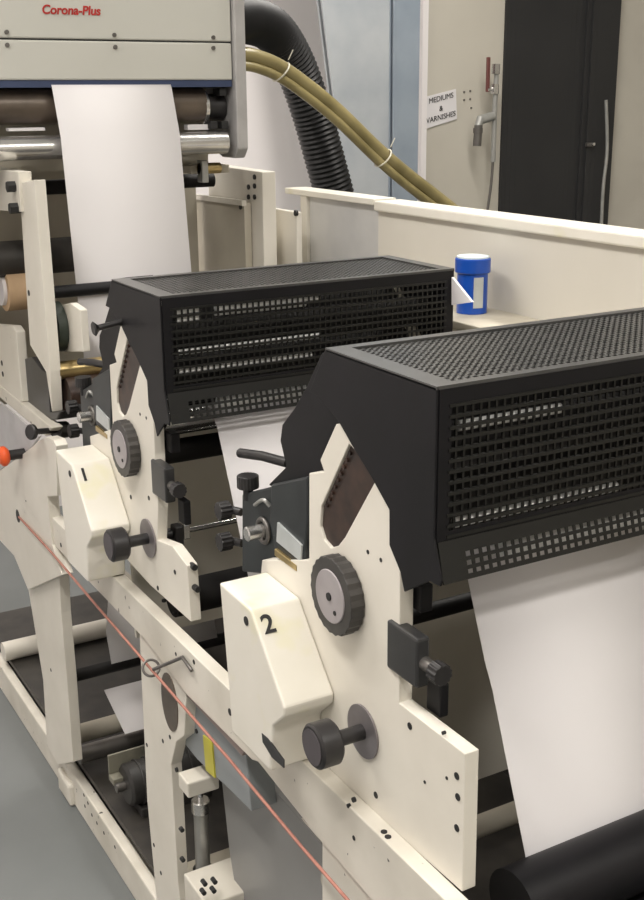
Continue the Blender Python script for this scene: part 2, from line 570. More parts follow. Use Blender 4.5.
def print_unit(dy, num):
    near = num == '2'
    G = lambda x, y, X=0.: at(x, y, X=X)
    sh = lambda pts: [(a+dy, b) for a, b in pts]
    y3 = lambda p: Vector((p.x, p.y+dy, p.z))
    where = 'nearest the camera, its guard box marked 2' if near else 'farther back, its guard box marked 1'
    u = thing('print_unit', 'cream print unit %s' % where, 'print unit', (.25, 1.05+dy, .66), 'print units')
    # near side plate (its tip and slot run on behind the hood's end panel)
    tip = [(336, 424), (344, 424), (404, 505), (404, 545)]
    left = [(262, 560), (309, 560), (309, 473), (324, 472), (320, 460)]
    if near:
        poly = yz(tip + [(400, 560), (399, 703), (465, 754), (462, 892), (330, 775), (250, 690)] + left, 0)
    else:
        poly = yz(tip + [(396, 560), (394, 640), (396, 668)], 0)
        e = [(158, 508), (157, 540), (172, 546), (187, 566), (191, 622), (150, 585), (120, 552), (96, 500)]
        poly += [(a-dy, b) for a, b in yz(e, 0)]
        poly += yz(left, 0)
    poly = sh(poly)
    slot = sh(yz([(349, 444), (378, 476), (366, 498), (345, 537), (338, 546), (331, 548), (324, 540), (320, 527), (321, 507)], 0))
    pl = MB().plate(poly, [slot], 0, .018).build('side_plate', CREAM, u, .0012)
    sy, sz = sum(a for a, b in slot)/len(slot), sum(b for a, b in slot)/len(slot)
    MB().prism([(sy+(a-sy)*.985, sz+(b-sz)*.985) for a, b in slot], .0035, .0175).build('slot_liner', RUST, pl)
    m = MB()
    A, B = y3(G(350, 450)), y3(G(324, 509))
    for k in range(9):
        p = A.lerp(B, (k+.5)/9)
        m.cyl((.0006, p.y, p.z), (.006, p.y, p.z), .0026, n=8)
    m.build('rack_teeth', RUST, pl)
    for x, y in ((368, 552), (381, 560)):
        bolt(pl, x, y, 0, .0026, dy=dy, h=.0005)
    if near:
        for x, y in ((410, 726), (443, 733), (457, 776), (458, 797), (457, 828), (376, 795), (425, 782), (447, 778)):
            bolt(pl, x, y, 0, .0042 if x > 450 or x in (376, 410) else .002, dy=dy, h=.0008)
    else:
        for x, y in ((175, 572), (158, 588), (149, 498), (131, 497)):
            bolt(pl, x, y, 0, .004, h=.0008)
        for x, y in ((194, 567), (197, 589)):
            p = at(x, y, X=.01)
            MB().cyl((.01, p.y-.004, p.z), (.01, p.y+.01, p.z), .005, n=12).build('bolt', INKB, pl)
    # far side plate
    fp = sh([(1.20, .45), (.86, .45), (.86, .98), (.93, 1.10), (1.06, 1.24), (1.16, 1.10)])
    MB().prism(fp, .502, .515).build('far_side_plate', BEIGE, u, .0012)
    # dial
    c = y3(G(335.5, 595, -.012))
    d = MB().knurl((-.019, c.y, c.z), (-.001, c.y, c.z), .0478, 22, .0016).build('impression_dial', DIALR, u, .001)
    MB().cyl((-.0205, c.y, c.z), (-.018, c.y, c.z), .0325, n=40, bev=.0008).build('dial_face', DIALF, d, smooth=40)
    MB().cyl((-.0222, c.y, c.z), (-.02, c.y, c.z), .005, n=12).build('dial_screw', INKB, d)
    MB().cyl((-.0215, c.y-.013, c.z-.016), (-.02, c.y-.013, c.z-.016), .003, n=10).build('dial_screw', INKB, d)
    # numbered guard box
    xb = -.07
    prof = sh([(1.268, .951), (1.178, .948), (1.093, .853), (1.095, .840), (1.125, .812), (1.135, zr_+.002), (1.246, zr_+.002), (1.25, .80)])
    g = MB().prism(prof, xb, -.0005).build('number_guard', BOXC, u, .003)
    q0 = Vector((0, prof[1][0], prof[1][1]))
    q1 = Vector((0, prof[2][0], prof[2][1]))
    dv = (q0-q1).normalized()
    n_ = Vector((1, 0, 0)).cross(dv)
    o = q0-dv*.024
    text('number', num, .034, INKB, g, (xb+.016, o.y+n_.y*.0008, o.z+n_.z*.0008), (1, 0, 0), dv, bold=.0006)
    MB().cyl((xb-.001, prof[1][0]+.012, prof[1][1]-.020), (xb+.002, prof[1][0]+.012, prof[1][1]-.020), .006, n=16).build('guard_hole', INKB, g)
    if near:
        MB().prism(yz([(262, 733), (268, 738), (284, 760), (284, 768), (272, 757), (263, 742)], xb), xb-.0006, xb+.001).build('worn_sticker', GREYBLK, g)
    # adjusting knob on its shaft
    c = y3(G(364, 731)) if near else at(149, 538, X=0)
    k = MB().cyl((-.070, c.y, c.z), (-.041, c.y, c.z), .0272, n=36, bev=.003).build('adjusting_knob', KNOBM, u, smooth=30)
    MB().cyl((-.003, c.y, c.z), (-.0005, c.y, c.z), .033, n=40).build('washer_disc', WASH, k, smooth=40)
    MB().cyl((-.044, c.y, c.z), (-.002, c.y, c.z), .0095, n=20).build('shaft', KNOBM, k, smooth=40)
    MB().cyl((-.0712, c.y, c.z), (-.069, c.y, c.z), .0215, n=36).build('knob_cap', KCAP, k, smooth=30)
    if not near:
        MB().cyl((-.001, c.y, c.z), (.062, c.y, c.z), .0095, n=20).build('shaft_sleeve', KNOBM, k, smooth=40)
        MB().cyl((.012, c.y, c.z), (.026, c.y, c.z), .014, n=20).build('shaft_collar', KNOBM, k, smooth=40)
        MB().cyl((.062, c.y, c.z), (.5, c.y, c.z), .0045, n=14).build('cross_rod', CHROME, k, smooth=40)
        b = MB().box((.04, c.y-.017, c.z-.065), (.056, c.y+.006, c.z+.016)).build('shaft_clamp', KNOBM, u, .003)
        MB().box((.056, c.y-.016, c.z-.010), (.068, c.y+.012, c.z+.016)).build('clamp_jaw', STEEL, b, .002)
    # latch block on front edge of the plate
    l0, l1 = y3(G(387, 640, -.004)), y3(G(418, 645, -.004))
    z1, z0 = y3(G(387, 619, -.004)).z, y3(G(387, 667, -.004)).z
    b = MB().box((-.005, l0.y, z0), (.012, l1.y, z1)).build('latch_block', GREYBLK, u, .003)
    zc = (z0+z1)/2
    MB().cyl((.005, l1.y, zc), (.005, l1.y-.02, zc), .0075, n=16).build('screw', DSTEEL, b, smooth=40)
    MB().knurl((.005, l1.y-.018, zc), (.005, l1.y-.034, zc), .0125, 12, .0015).build('thumb_knob', KNOBM, b, .001)
    bb_ = y3(G(417, 598, .02))
    MB().box((.02, bb_.y-.008, bb_.z-.016), (.036, bb_.y+.02, bb_.z+.016)).build('bearing_bracket', BLACK, u, .002)
    MB().box((.022, l1.y-.006, z0-.04), (.034, l1.y+.02, z0)).build('roller_bracket', BLACK, u, .002)

    def roller(name, y, z, r, m, x0=.022, x1=.5):
        MB().cyl((x0, y+dy, z), (x1, y+dy, z), r, n=32).build(name, m, u, smooth=40)

    def rolpix(name, px, py, X, r, m):
        p = at(px, py, X=X)
        roller(name, p.y, p.z, r, m)
    if near:
        rolpix('guide_roller', 450, 606, .16, .011, RUBBER)
        rolpix('guide_roller', 460, 700, .30, .013, RUBBER)
    else:
        roller('chrome_roller', 1.01, 1.055, .03, CHROME)
        roller('guide_roller', 1.03, .99, .02, RUBBER)
    MB().box((.024, 1.165+dy, .60), (.5, 1.175+dy, 1.04)).build('cross_plate', CREAM, u)
    roller('print_cylinder', 1.06, 1.05, .035, DARKIN)
    roller('ink_roller', 1.02, 1.125, .036, RUBBER)
    roller('ink_roller', 1.06, 1.195, .034, RUBBER)
    roller('metering_roller', .955, 1.195, .026, RUBBER)
    # rear black carrier behind the slotted plate
    m = [(326, 352), (311, 385), (298, 408), (286, 424), (284, 440), (290, 466), (272, 484), (296, 500), (309, 520), (340, 520), (370, 470), (345, 425), (345, 352)]
    MB().prism(sh(yz(m, .03)), .024, .075).build('carrier_plate', BLACK, u, .002)
    # ink adjuster left of the plate
    m = [(272, 484), (309, 476), (309, 520), (304, 574), (276, 552), (271, 520)]
    A_ = MB().prism(sh(yz(m, .005)), .003, .05).build('ink_adjuster', TEAL, u, .003)
    m = [(241, 494), (274, 486), (276, 552), (270, 575), (241, 572)]
    MB().prism(sh(yz(m, .015)), .016, .06).build('swing_arm', TEAL, A_, .003)
    m = [(279, 522), (303, 545), (302, 561), (278, 541)]
    MB().prism(sh(yz(m, .003)), .0005, .0032).build('name_label', LABELM, A_)
    m = [(277, 548), (299, 565), (299, 571), (277, 555)]
    MB().prism(sh(yz(m, .003)), -.001, .006).build('brass_bar', GOLD, A_, .001)
    c = y3(G(262, 531, .012))
    MB().cyl((-.012, c.y, c.z), (.016, c.y, c.z), .010, n=24, bev=.0015).build('steel_spindle', STEEL, A_, smooth=40)
    MB().torus((.014, c.y, c.z), (1, 0, 0), .016, .0035).build('spindle_collar', DSTEEL, A_, smooth=60)
    c = y3(G(248, 487, .02))
    MB().cyl((.02, c.y, c.z-.018), (.02, c.y, c.z), .007, n=16).build('screw_stem', KNOBM, A_, smooth=40)
    MB().knurl((.02, c.y, c.z-.001), (.02, c.y, c.z+.017), .0155, 20, .001).build('top_knob', KNOBM, A_, .001)
    for x, y in ((226, 510), (227, 541)):
        c = y3(G(x, y, .025))
        MB().knurl((.012, c.y, c.z), (.03, c.y, c.z), .014, 12, .0015).build('side_knob', KNOBM, A_, .001)
        MB().cyl((.03, c.y, c.z), (.04, c.y-.02, c.z), .006, n=12).build('knob_stem', KNOBM, A_, smooth=40)
    MB().tube(spline([y3(G(255, 505, .012)), y3(G(263, 500, .006)), y3(G(270, 506, .012))], 5), .0028).build('wire_clip', STAIN, A_, smooth=60)
    h0, h1, h2 = y3(G(240, 453, .03)), y3(G(262, 456, .04)), y3(G(288, 463, .05))
    MB().tube([h0, h0.lerp(h1, .33), h0.lerp(h1, .36), h1, h2], .0068).build('handle_lever', KNOBM, A_, smooth=40)
    return u


zr_ = .742
KCAP = mat('knob_cap_grey', (.075, .066, .072), .5)


def hood(dy, num, yf, yb, ZT, x1):
    near = num == '2'
    lab = 'black mesh safety hood over unit %s, %s' % (num, 'cut off by the right picture edge' if near else 'whole, below the hanging paper')
    h = thing('safety_hood', lab, 'machine hood', (.26, 1.02+dy, 1.05), 'safety hoods')
    x0 = -.004
    sh = lambda pts: [(a+dy, b) for a, b in pts]
    zl = at(433, 580, X=x0).z
    zs = at(436, 541, X=x0).z
    if not near:
        zs += .004
    # end panel, notched round the slotted plate
    e = yz([(404, 592), (400, 572), (389, 545), (389, 510), (371, 477), (352, 446), (338, 421), (329, 410), (319, 397), (309, 392)], x0)
    ry, rz = at(309, 392, X=x0).y+dy, at(309, 392, X=x0).z
    MB().prism([(yb, ZT), (yf, ZT), (yf, zs), (yf-.0145, zl+.004), (yf-.0125, zl-.003), (yf+.006, zl-.004)] + sh(e), x0, x0+.003).build('end_panel', BLACK, h, .001)
    MB().prism([(yb, ZT), (yf, ZT), (yf, zl), (1.05+dy, zl), (ry, rz)], x1-.003, x1).build('end_panel', BLACK, h, .001)
    # top: flat rim + mesh
    rim = .022
    m = MB()
    m.box((x0+.026, yf, ZT-.0025), (x1-rim, yf+.012, ZT+.001)).box((x0+.026, yb-.014, ZT-.0025), (x1-rim, yb, ZT+.001))
    m.box((x0, yf, ZT-.0025), (x0+.026, yb, ZT+.001)).box((x1-rim, yf, ZT-.0025), (x1, yb, ZT+.001))
    m.build('top_rim', RIMB, h)
    MB().grille((x0+rim, yf+.01, ZT-.003), (x1-x0-2*rim, 0, 0), (0, yb-yf-.02, 0), .0095, .0095, .0042).build('top_mesh', RIMB, h)
    # front: frame + mesh
    m = MB()
    m.box((x0+.0031, yf-.001, ZT-.022), (x1-.0031, yf+.001, ZT-.0026)).box((x0+.0031, yf-.001, zs-.006), (x1-.0031, yf+.001, zs+.006))
    m.box((x0+.0031, yf-.001, zs+.006), (x0+.018, yf+.001, ZT-.022)).box((x1-.02, yf-.001, zs+.006), (x1-.0031, yf+.001, ZT-.022))
    m.build('front_frame', BLACK, h)
    W, H = x1-x0-.03, ZT-.02-zs
    m = MB()
    nv = round(H/.0115)
    for j in range(nv+1):
        z = zs+H*j/nv
        m.box((x0+.015, yf-.0022, z-.0017), (x0+.015+W, yf+.0022, z+.0017))
    nu = round(W/.0098)
    for i in range(nu+1):
        x = x0+.015+W*i/nu
        m.box((x-.0013, yf-.0002, zs), (x+.0013, yf+.002, ZT-.02))
    m.build('front_mesh', BLACKM, h)
    # added white rods just behind the mesh, standing in for bright streaks of light
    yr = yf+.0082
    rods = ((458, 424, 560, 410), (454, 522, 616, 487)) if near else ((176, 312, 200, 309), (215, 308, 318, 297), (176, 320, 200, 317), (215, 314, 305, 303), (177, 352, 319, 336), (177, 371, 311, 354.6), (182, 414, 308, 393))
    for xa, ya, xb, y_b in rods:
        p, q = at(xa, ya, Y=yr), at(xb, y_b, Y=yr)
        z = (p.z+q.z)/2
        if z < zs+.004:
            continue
        MB().cyl((p.x, yr, z), (q.x, yr, z), .0055 if near else .0045, n=16).build('streak_rod', BARW, h, smooth=40)
    # lower lip leaning forward with three rows of slots
    o = Vector((x0+.004, yf-.001, zs-.004))
    v = Vector((0, -.012, zl-zs+.002))
    n = v.cross(Vector((1, 0, 0))).normalized()
    L = x1-x0-.008
    m = MB()
    for f0, f1 in ((0, .34), (.47, .56), (.68, .77), (.88, 1.0)):
        c0 = o+v*((f0+f1)/2)
        m.bar(c0, c0+Vector((L, 0, 0)), v.length*(f1-f0), .0016, n)
    k = 0
    while .03+k*.0105 < L:
        c0 = o+Vector((.03+k*.0105, 0, 0))
        m.bar(c0+v*.3, c0+v*.95, .0038, .0014, n)
        k += 1
    c0 = o+v*.5
    m.bar(c0, c0+Vector((.028, 0, 0)), v.length, .0015, n)
    m.build('slotted_lip', BLACKM, h)
    p = o+v*.65-n*.004
    if p.y > o.y-.02 and n.y < 0:
        pass
    MB().cyl((.09, yf+.012, p.z), (.36, yf+.012, p.z), .011, n=24).build('streak_rod', BARW, h, smooth=40)  # added rod, gives the bright spots in the lip slots
    # rear slanting panel
    MB().prism([(yb, ZT), (ry, rz), (ry-.005, rz), (yb-.004, ZT-.003)], x0+.003, x1-.003).build('rear_panel', BLACK, h)
    if not near:
        p = at(112, 324, X=-.02)
        MB().cyl((-.045, p.y, p.z-.004), (-.002, p.y, p.z+.002), .005, n=14).cyl((-.052, p.y, p.z-.005), (-.043, p.y, p.z-.004), .012, .007, n=18, bev=.002).build('pull_knob', KNOBM, h, smooth=40)
    return h


RIMB = mat('lit_black_rim', (.062, .061, .059), .3, noise=(.045, .045, .044), spec=.6)  # black paint with the light on the hood top put into the colour
for dy, num, yf, yb, ZT, x1 in ((0, '2', .888, 1.103, 1.281, .53), (.690, '1', 1.59, 1.793, 1.271, .53)):
    print_unit(dy, num)
    hood(dy, num, yf, yb, ZT, x1)

# paper webs
z0 = at(467, 574, X=.095)
z1 = at(487, 662, X=.095)
z2 = at(526, 858, X=.095)
web_strip('paper_web', [(z0.y+.03, z0.z+.03), (z0.y, z0.z), (z1.y+.004, z1.z), (z1.y-.012, z1.z-.03), (z2.y, z2.z), (z2.y-.01, z2.z-.04)], 'white paper web coming out below hood 2 at the lower right', x1=.37)
dy = .69
w0 = at(217, 427, X=.095)
w1 = at(231, 492, X=.095)
web_strip('paper_web', [(w0.y+.03, w0.z+.03), (w0.y, w0.z), (w1.y, w1.z), (w1.y-.06, w1.z-.14)], 'white paper web below hood 1 behind the ink adjuster')
# top web hanging from the treater down behind hood 1
t0 = at(52, 88, X=.095)
t1 = at(60.6, 137, X=.095)
t2 = at(75, 275, X=.095)
web_strip('paper_web', [(t0.y+.02, t0.z+.03), (t0.y, t0.z), (t1.y, t1.z), (t2.y, t2.z), (t2.y-.02, t2.z-.16), (t2.y-.01, t2.z-.3)], 'white paper web hanging from the overhead treater behind hood 1')

# lower right: black roller trough of the next unit
t = thing('black_trough', 'black roller trough at the bottom right edge, in front of the paper', 'trough', (.3, .72, .5))
e = at(526, 849, X=.10)
MB().cyl((.05, e.y-.04, e.z-.028), (.6, e.y-.04, e.z-.028), .04, n=40).build('rubber_roller', BLACK, t, smooth=40)
f = at(560, 878, X=.15)
MB().prism([(f.y, f.z), (f.y-.03, f.z-.008), (f.y-.034, f.z-.02), (f.y-.16, f.z-.03), (f.y-.16, f.z-.25), (f.y+.02, f.z-.25), (f.y+.02, f.z-.05)], .03, .6).build('trough_body', BLACK, t, .003)

# ------------------------------------------------------------------ press frame
FR = thing('press_frame', 'cream painted press frame with side rail, legs and floor rail', 'machine frame', (.25, 1.6, 0))
XR = -.022
zr = .742
# side rail with the lower notch, from the left stand to beyond the frame
top = [(2.30, zr), (.60, zr)]
bot = yz([(330, 852), (322, 843), (258, 762), (252, 760), (249, 757), (186, 694), (145, 640), (93, 586), (56, 547), (50, 540)], XR)
poly = [(2.30, zr), (.55, zr), (.55, .62)] + bot
RAIL = MB().prism(poly, XR, 0).build('side_rail', CREAM_W, FR, .0015)
for x, y, r in ((230, 712, .007), (64, 498, .004), (70, 520, .006), (68, 541, .006), (90, 565, .004), (88, 557, .004), (61, 545, .006), (353, 800, .004), (354, 838, .004), (348, 806, .0035), (252, 733, .004), (176, 654, .004), (194, 662, .005), (265, 747, .003), (270, 755, .003)):
    bolt(RAIL, x, y, XR, r*.8, 'rail_bolt', h=.0006)
for x, y in ((384, 832), (388, 837), (175, 612), (164, 600)):
    p = at(x, y, Z=zr)
    MB().cyl((p.x, p.y, zr-.003), (p.x, p.y, zr+.0008), .004, n=12).build('rail_bolt', INKB, RAIL)
# leg under the notch of unit 1 with bearing hole
leg = yz([(139, 628), (147, 800), (157, 905), (184, 935), (178, 885), (171, 765), (176, 742), (184, 736), (186, 700), (186, 690)], XR+.006)
LEG = MB().prism(leg, XR+.006, XR+.026).build('leg', CREAM, FR, .0015)
c = at(170, 702, X=XR+.006)
m = MB()
cy = at(163, 702, X=XR)
P = [(c.y+.034*math.cos(k*2*math.pi/28), c.z+.052*math.sin(k*2*math.pi/28)) for k in range(28)]
MB().prism(P, XR+.0045, XR+.010).build('bearing_cap', BRONZE, FR)
for x, y in ((163, 741), (170, 737), (147, 745), (154, 845), (161, 873), (176, 770)):
    bolt(LEG, x, y, XR+.006, .004, 'leg_bolt', h=.0006)
for x, y in ((182, 830), (183, 860)):
    p = at(x, y, X=-.018)
    MB().cyl((-.018, p.y-.002, p.z), (-.018, p.y+.006, p.z), .004, n=10).build('leg_bolt', INKB, LEG)
# leg below unit 2
leg = yz([(300, 818), (322, 843), (322, 960), (420, 1060), (420, 930)], XR+.006)
MB().prism(leg, XR+.006, XR+.026).build('leg', CREAM, FR, .0015)
# bracket ledge halfway up the first leg
b0 = at(178, 778, X=XR)
MB().box((XR-.004, b0.y-.05, b0.z-.01), (.03, b0.y-.01, b0.z+.018)).build('bracket', CREAM_W, FR, .003)
b0 = at(192, 890, X=XR)
MB().box((XR, b0.y-.06, b0.z-.2), (.08, b0.y+.035, b0.z+.01)).build('cross_block', CREAM_W, FR, .003)
for x, y in ((205, 884), (215, 882), (204, 893), (214, 891)):
    p = at(x, y, Y=b0.y-.06)
    MB().cyl((p.x, b0.y-.062, p.z), (p.x, b0.y-.05, p.z), .004, n=10).build('block_bolt', INKB, FR)
# leg at the left stand
leg = yz([(20, 556), (28, 587), (43, 680), (47, 745), (58, 765), (73, 762), (67, 680), (61, 613), (58, 560), (52, 540)], XR+.006)
LEG = MB().prism(leg, XR+.006, XR+.028).build('leg', CREAM, FR, .0015)
for x, y in ((51, 670), (34, 583)):
    bolt(LEG, x, y, XR+.006, .004 if y > 600 else .009, 'leg_bolt', h=.0006)
# left stand plate with the round hole
pA = yz([(-40, 500), (-10, 478), (20, 456), (33, 446), (38, 441), (46, 437), (53, 440), (56, 446), (57, 496), (47, 497), (52, 545), (62, 575), (28, 590), (14, 556), (-12, 528), (-40, 520)], XR-.006)
SP = MB().prism(pA, XR-.006, XR+.018).build('stand_plate', CREAM, FR, .0015)
bolt(SP, 18, 516, XR-.006, .015, 'plate_hole', h=.0006)
bolt(SP, 26, 501, XR-.006, .002, 'plate_hole', h=.0006)
# floor rail
FLR = MB().box((.006, 1.2, 0), (.03, 3.9, .082)).build('floor_rail', CREAM_W, FR, .004)
MB().box((.045, 1.2, 0), (.06, 2.06, .085)).build('rail_angle', CREAM_W, FR, .003)
p = at(63, 784, X=-.006)
MB().box((-.006, p.y-.045, 0), (.034, p.y+.045, p.z+.02)).build('foot_block', CREAM_W, FR, .008)
for x, y in ((84, 795), (88, 803), (85, 806), (92, 815), (97, 823), (104, 833), (115, 847)):
    bolt(FLR, x, y, .006, .004, 'rail_bolt', h=.0006)
# far-side legs and rails
MB().box((.5, .3, zr-.09), (.52, 2.6, zr)).build('far_rail', BEIGED, FR, .002)
MB().box((.5, .3, 0), (.54, 3.6, .08)).build('far_floor_rail', BEIGED, FR, .004)
for y in (1.02, 1.66, 2.32):
    MB().box((.5, y, .05), (.52, y+.1, zr-.05)).build('far_leg', BEIGED, FR, .002)
MB().box((.522, .3, .08), (.53, 3.2, .66)).build('shade_far_sheet', DARKIN, FR)  # dark sheet added on the far side to stand for shade inside
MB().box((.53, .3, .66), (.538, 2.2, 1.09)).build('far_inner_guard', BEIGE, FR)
MB().box((.03, .3, .088), (.5, 3.2, .10)).build('shade_belly_sheet', DARKIN, FR)  # dark sheet added under the press to make the inside look shaded

def crossroll(name, px, py, X, r, m, x0=-.0, x1=.5):
    p = at(px, py, X=X)
    MB().cyl((x0, p.y, p.z), (x1, p.y, p.z), r, n=28).build(name, m, FR, smooth=40)
crossroll('web_roller', 92, 640, .32, .05, RUBBER, .014)
crossroll('web_roller', 105, 668, .09, .014, RUBBER, .014)
crossroll('web_roller', 100, 728, .1, .022, BEIGE, .014)
crossroll('web_roller', 115, 745, .1, .02, DSTEEL, .014)
crossroll('web_roller', 20, 648, .06, .026, CREAM, .014)
crossroll('web_roller', 490, 822, .3, .016, BEIGE, .022)
crossroll('web_roller', 215, 590, .1, .03, RUBBER, .022)
crossroll('web_roller', 130, 815, .2, .05, RUBBER, .014)
# cross plates between legs
p = at(110, 772, X=.1)
MB().box((.01, p.y-.04, p.z-.02), (.5, p.y-.01, p.z+.02)).build('cross_plate', DSTEEL, FR, .002)
p = at(215, 860, X=.1)
MB().box((.03, p.y-.04, p.z-.06), (.2, p.y+.06, p.z-.03)).build('cross_shelf', BEIGE, FR, .002)
# grimy cross members and the drive between the floor rails
p = at(112, 764, Z=.20)
MB().box((.03, p.y-.03, .165), (.5, p.y, .18)).box((.03, p.y-.005, .18), (.5, p.y, .225)).build('cross_angle', GRIME, FR, .002)
p = Vector((.1, 2.06, .165))
t = thing('drive_motor', 'dark ribbed drive motor low between the legs behind the floor rail', 'motor', (p.x+.08, p.y, .1))
x0 = .052
MB().cyl((x0, p.y, .165), (x0+.2, p.y, .165), .045, n=36, bev=.006).build('motor_body', DARKM, t, smooth=40)
for k in range(7):
    MB().torus((x0+.03+k*.022, p.y, .165), (1, 0, 0), .046, .0028, 36, 6).build('cooling_fin', DARKM, t, smooth=60)
MB().box((x0+.02, p.y-.04, .10), (x0+.18, p.y+.04, .122)).build('motor_foot', DARKM, t, .003)
MB().cyl((x0-.02, p.y, .165), (x0, p.y, .165), .01).build('motor_shaft', DSTEEL, t, smooth=40)
# dark sheet added under the unit, its colour stands for shade inside
MB().box((.06, .45, .42), (.5, 1.45, .43)).build('shade_unit_sheet', DARKIN, FR, .002)

web_strip('paper_web', yz([(108, 600), (106, 632), (111.5, 664)], .095), 'upper strip of white paper seen between the legs below the side rail')
web_strip('paper_web', yz([(104, 690), (125, 734)], .095), 'lower slanting strip of white paper seen between the legs near the floor rail')

# grey sheet hanging under unit 2
g0, g1 = at(215, 760, X=.06), at(250, 905, X=.06)
gs = MB().prism(yz([(218, 720), (330, 850), (420, 960), (330, 1100), (250, 960), (232, 850)], .05), .045, .055).build('splash_sheet', GREYSH, bevel=.001)
tag(gs, 'smooth grey metal sheet under the side rail of unit 2', 'metal sheet')
# electrical box with yellow label
t = thing('control_box', 'grey electrical box with yellow label under the side rail', 'electrical box', tuple(at(220, 790, X=.0)))
bx = yz([(183, 690), (192, 690), (244, 748), (250, 812), (228, 790), (196, 760), (184, 745)], .0)
MB().prism(bx, .002, .045).build('box_body', GREYBOX, t, .002)
MB().prism(yz([(203, 735), (212, 742), (215, 778), (206, 770)], .0), -.0005, .002).build('warning_label', YEL, t)
MB().prism(yz([(186, 694), (192, 692), (246, 750), (243, 756)], -.012), -.014, .03).build('cable_duct', mat('pinkish_duct', (.36, .29, .27), .5), t, .002)
bolt(t, 197, 731, .002, .004, 'screw', h=.002)

# pneumatic cylinder
t = thing('air_cylinder', 'upright silver air cylinder between the legs near the floor', 'air cylinder', tuple(at(201, 872, X=.03)))
p0, p1 = at(203, 868, X=.03), at(201, 786, X=.03)
m = at(201, 812, X=.03)
MB().cyl(p0, m, .013, n=24).build('barrel', STAIN, t, smooth=40)
MB().cyl((m.x, m.y, m.z), (m.x, m.y, m.z+.025), .016, n=24, bev=.002).build('end_cap', STEEL, t, smooth=40)
MB().cyl((m.x, m.y, m.z+.02), (m.x, m.y, m.z+.06), .005, n=14).build('piston_rod', CHROME, t, smooth=40)
MB().cyl((p0.x, p0.y, p0.z-.015), p0, .018, n=24).build('mount', KNOBM, t, smooth=40)

# cord, ring
xc = XR-.012
pts = [at(x, y, X=xc) for x, y in ((19, 517), (52, 553), (96, 605), (150, 668), (228, 758), (300, 845), (352, 905), (420, 985))]
pts[0] = at(19, 517, X=XR-.007)
cd_ = MB().tube(pts, .0024, n=8).build('emergency_cord', CORD, smooth=60)
tag(cd_, 'thin red emergency pull cord running down along the side rail', 'cord')
t = thing('eye_bolt', 'wire ring eye bolt guiding the red cord on the rail', 'eye bolt', tuple(at(150, 668, X=xc)))
c = at(151, 668, X=xc)
MB().torus(c, (.2, 1, -.8), .0135, .0022).build('ring', DSTEEL, t, smooth=60)
e = at(187, 672, X=xc)
MB().tube([(c.x, c.y-.012, c.z+.003), (XR-.006, e.y+.03, e.z+.01), (XR-.004, e.y, e.z)], .003).build('threaded_rod', DSTEEL, t, smooth=60)

# ------------------------------------------------------------------ left side: web stand
LS = thing('web_stand', 'tall cream upright with two bolts at the left, beside the hanging paper', 'stand', tuple(at(50, 410, X=0)))
up_ = yz([(20, 176), (40, 181), (49, 372), (55, 408), (50, 408), (41, 370), (27, 300)], 0.)
MB().prism(yz([(19, 183), (34, 180), (50, 372), (52, 412), (46, 372), (30, 345)], 0), 0, .022).build('upright', CREAM, LS, .001)
MB().prism(yz([(-30, 165), (18, 172), (21, 212), (-30, 208)], -.006), -.006, 0.02).build('top_bracket', CREAM, LS, .001)
for x, y in ((16, 186.5), (18.5, 208)):
    p = at(x, y, X=-.004)
    MB().cyl((-.022, p.y, p.z), (0, p.y, p.z), .011, n=6).build('bolt', INKB, LS)
bolt(LS, 29, 293, 0, .006, h=.001)
# black bearing housing at the foot of the upright
MB().prism(yz([(20, 360), (32, 357), (42, 370), (48, 374), (50, 412), (60, 412), (56, 420), (45, 420), (23, 402)], .004), .004, .05).build('bearing_housing', GREYBLK, LS, .002)
def lroll(name, px, py, X, r, m, x0, x1):
    p = at(px, py, X=X)
    MB().cyl((x0, p.y, p.z), (x1, p.y, p.z), r, n=32).build(name, m, LS, smooth=40)
for nm, px, py, r, m_, xx in (('idler_roller', 55, 187, .016, RUBBER, at(214, 184, Y=2.56).x), ('large_roller', 60, 255, .039, DARKIN, .40)):
    p = at(px, py, Y=2.56)
    MB().cyl((-.2, 2.56, p.z), (xx-.003, 2.56, p.z), r, n=32).build(nm, m_, LS, smooth=40)
lroll('cross_bar', 80, 290, .1, .0125, BLACK, .02, .5)
lroll('gold_roller', 72, 369, .05, .018, GOLD, .02, .5)
lroll('lower_roller', 75, 395, .05, .04, RUST, .03, .5)
# curved cream cheek with dark wheel
p = at(64, 330, X=.05)
MB().prism(yz([(58, 306), (70, 303), (80, 310), (83, 352), (62, 352)], .05), .05, .065).build('cheek_plate', CREAM, LS, .002)
p = at(52, 327, X=.03)
MB().cyl((.03, p.y, p.z), (.048, p.y, p.z), .05, n=36).build('wheel', mat('dark_green_rubber', (.03, .04, .03), .5), LS, smooth=40)
MB().prism(yz([(-40, 322), (12, 326), (16, 332), (22, 402), (14, 400), (-40, 350)], -.01), -.01, .01).build('side_cheek', CREAM, LS, .002)
for x, y in ((3, 374), (2, 363)):
    bolt(LS, x, y, -.01, .006, h=.001)
MB().prism(yz([(-40, 350), (0, 386), (20, 402), (52, 428), (45, 436), (0, 398), (-40, 370)], -.012), -.012, .012).build('slanted_bar', CREAM_W, LS, .002)
# rear cream cross panel behind the rollers
p = at(60, 220, Y=2.72)
MB().box((-.3, 2.72, .85), (.56, 2.735, p.z+.16)).build('cross_panel', BEIGE, LS, .002)
# paper roll stub at the left edge
t = thing('paper_roll', 'small roll with tan core end at the left edge behind the upright', 'paper roll', tuple(at(4, 292, X=.02)))
p = at(4, 290, X=.02)
MB().cyl((.02, p.y, p.z), (.09, p.y, p.z), .047, n=36).build('core', KRAFT, t, smooth=40)
MB().cyl((.012, p.y+.008, p.z+.001), (.0205, p.y+.008, p.z+.001), .036, n=36).build('paper_end', WHITEP, t, smooth=40)
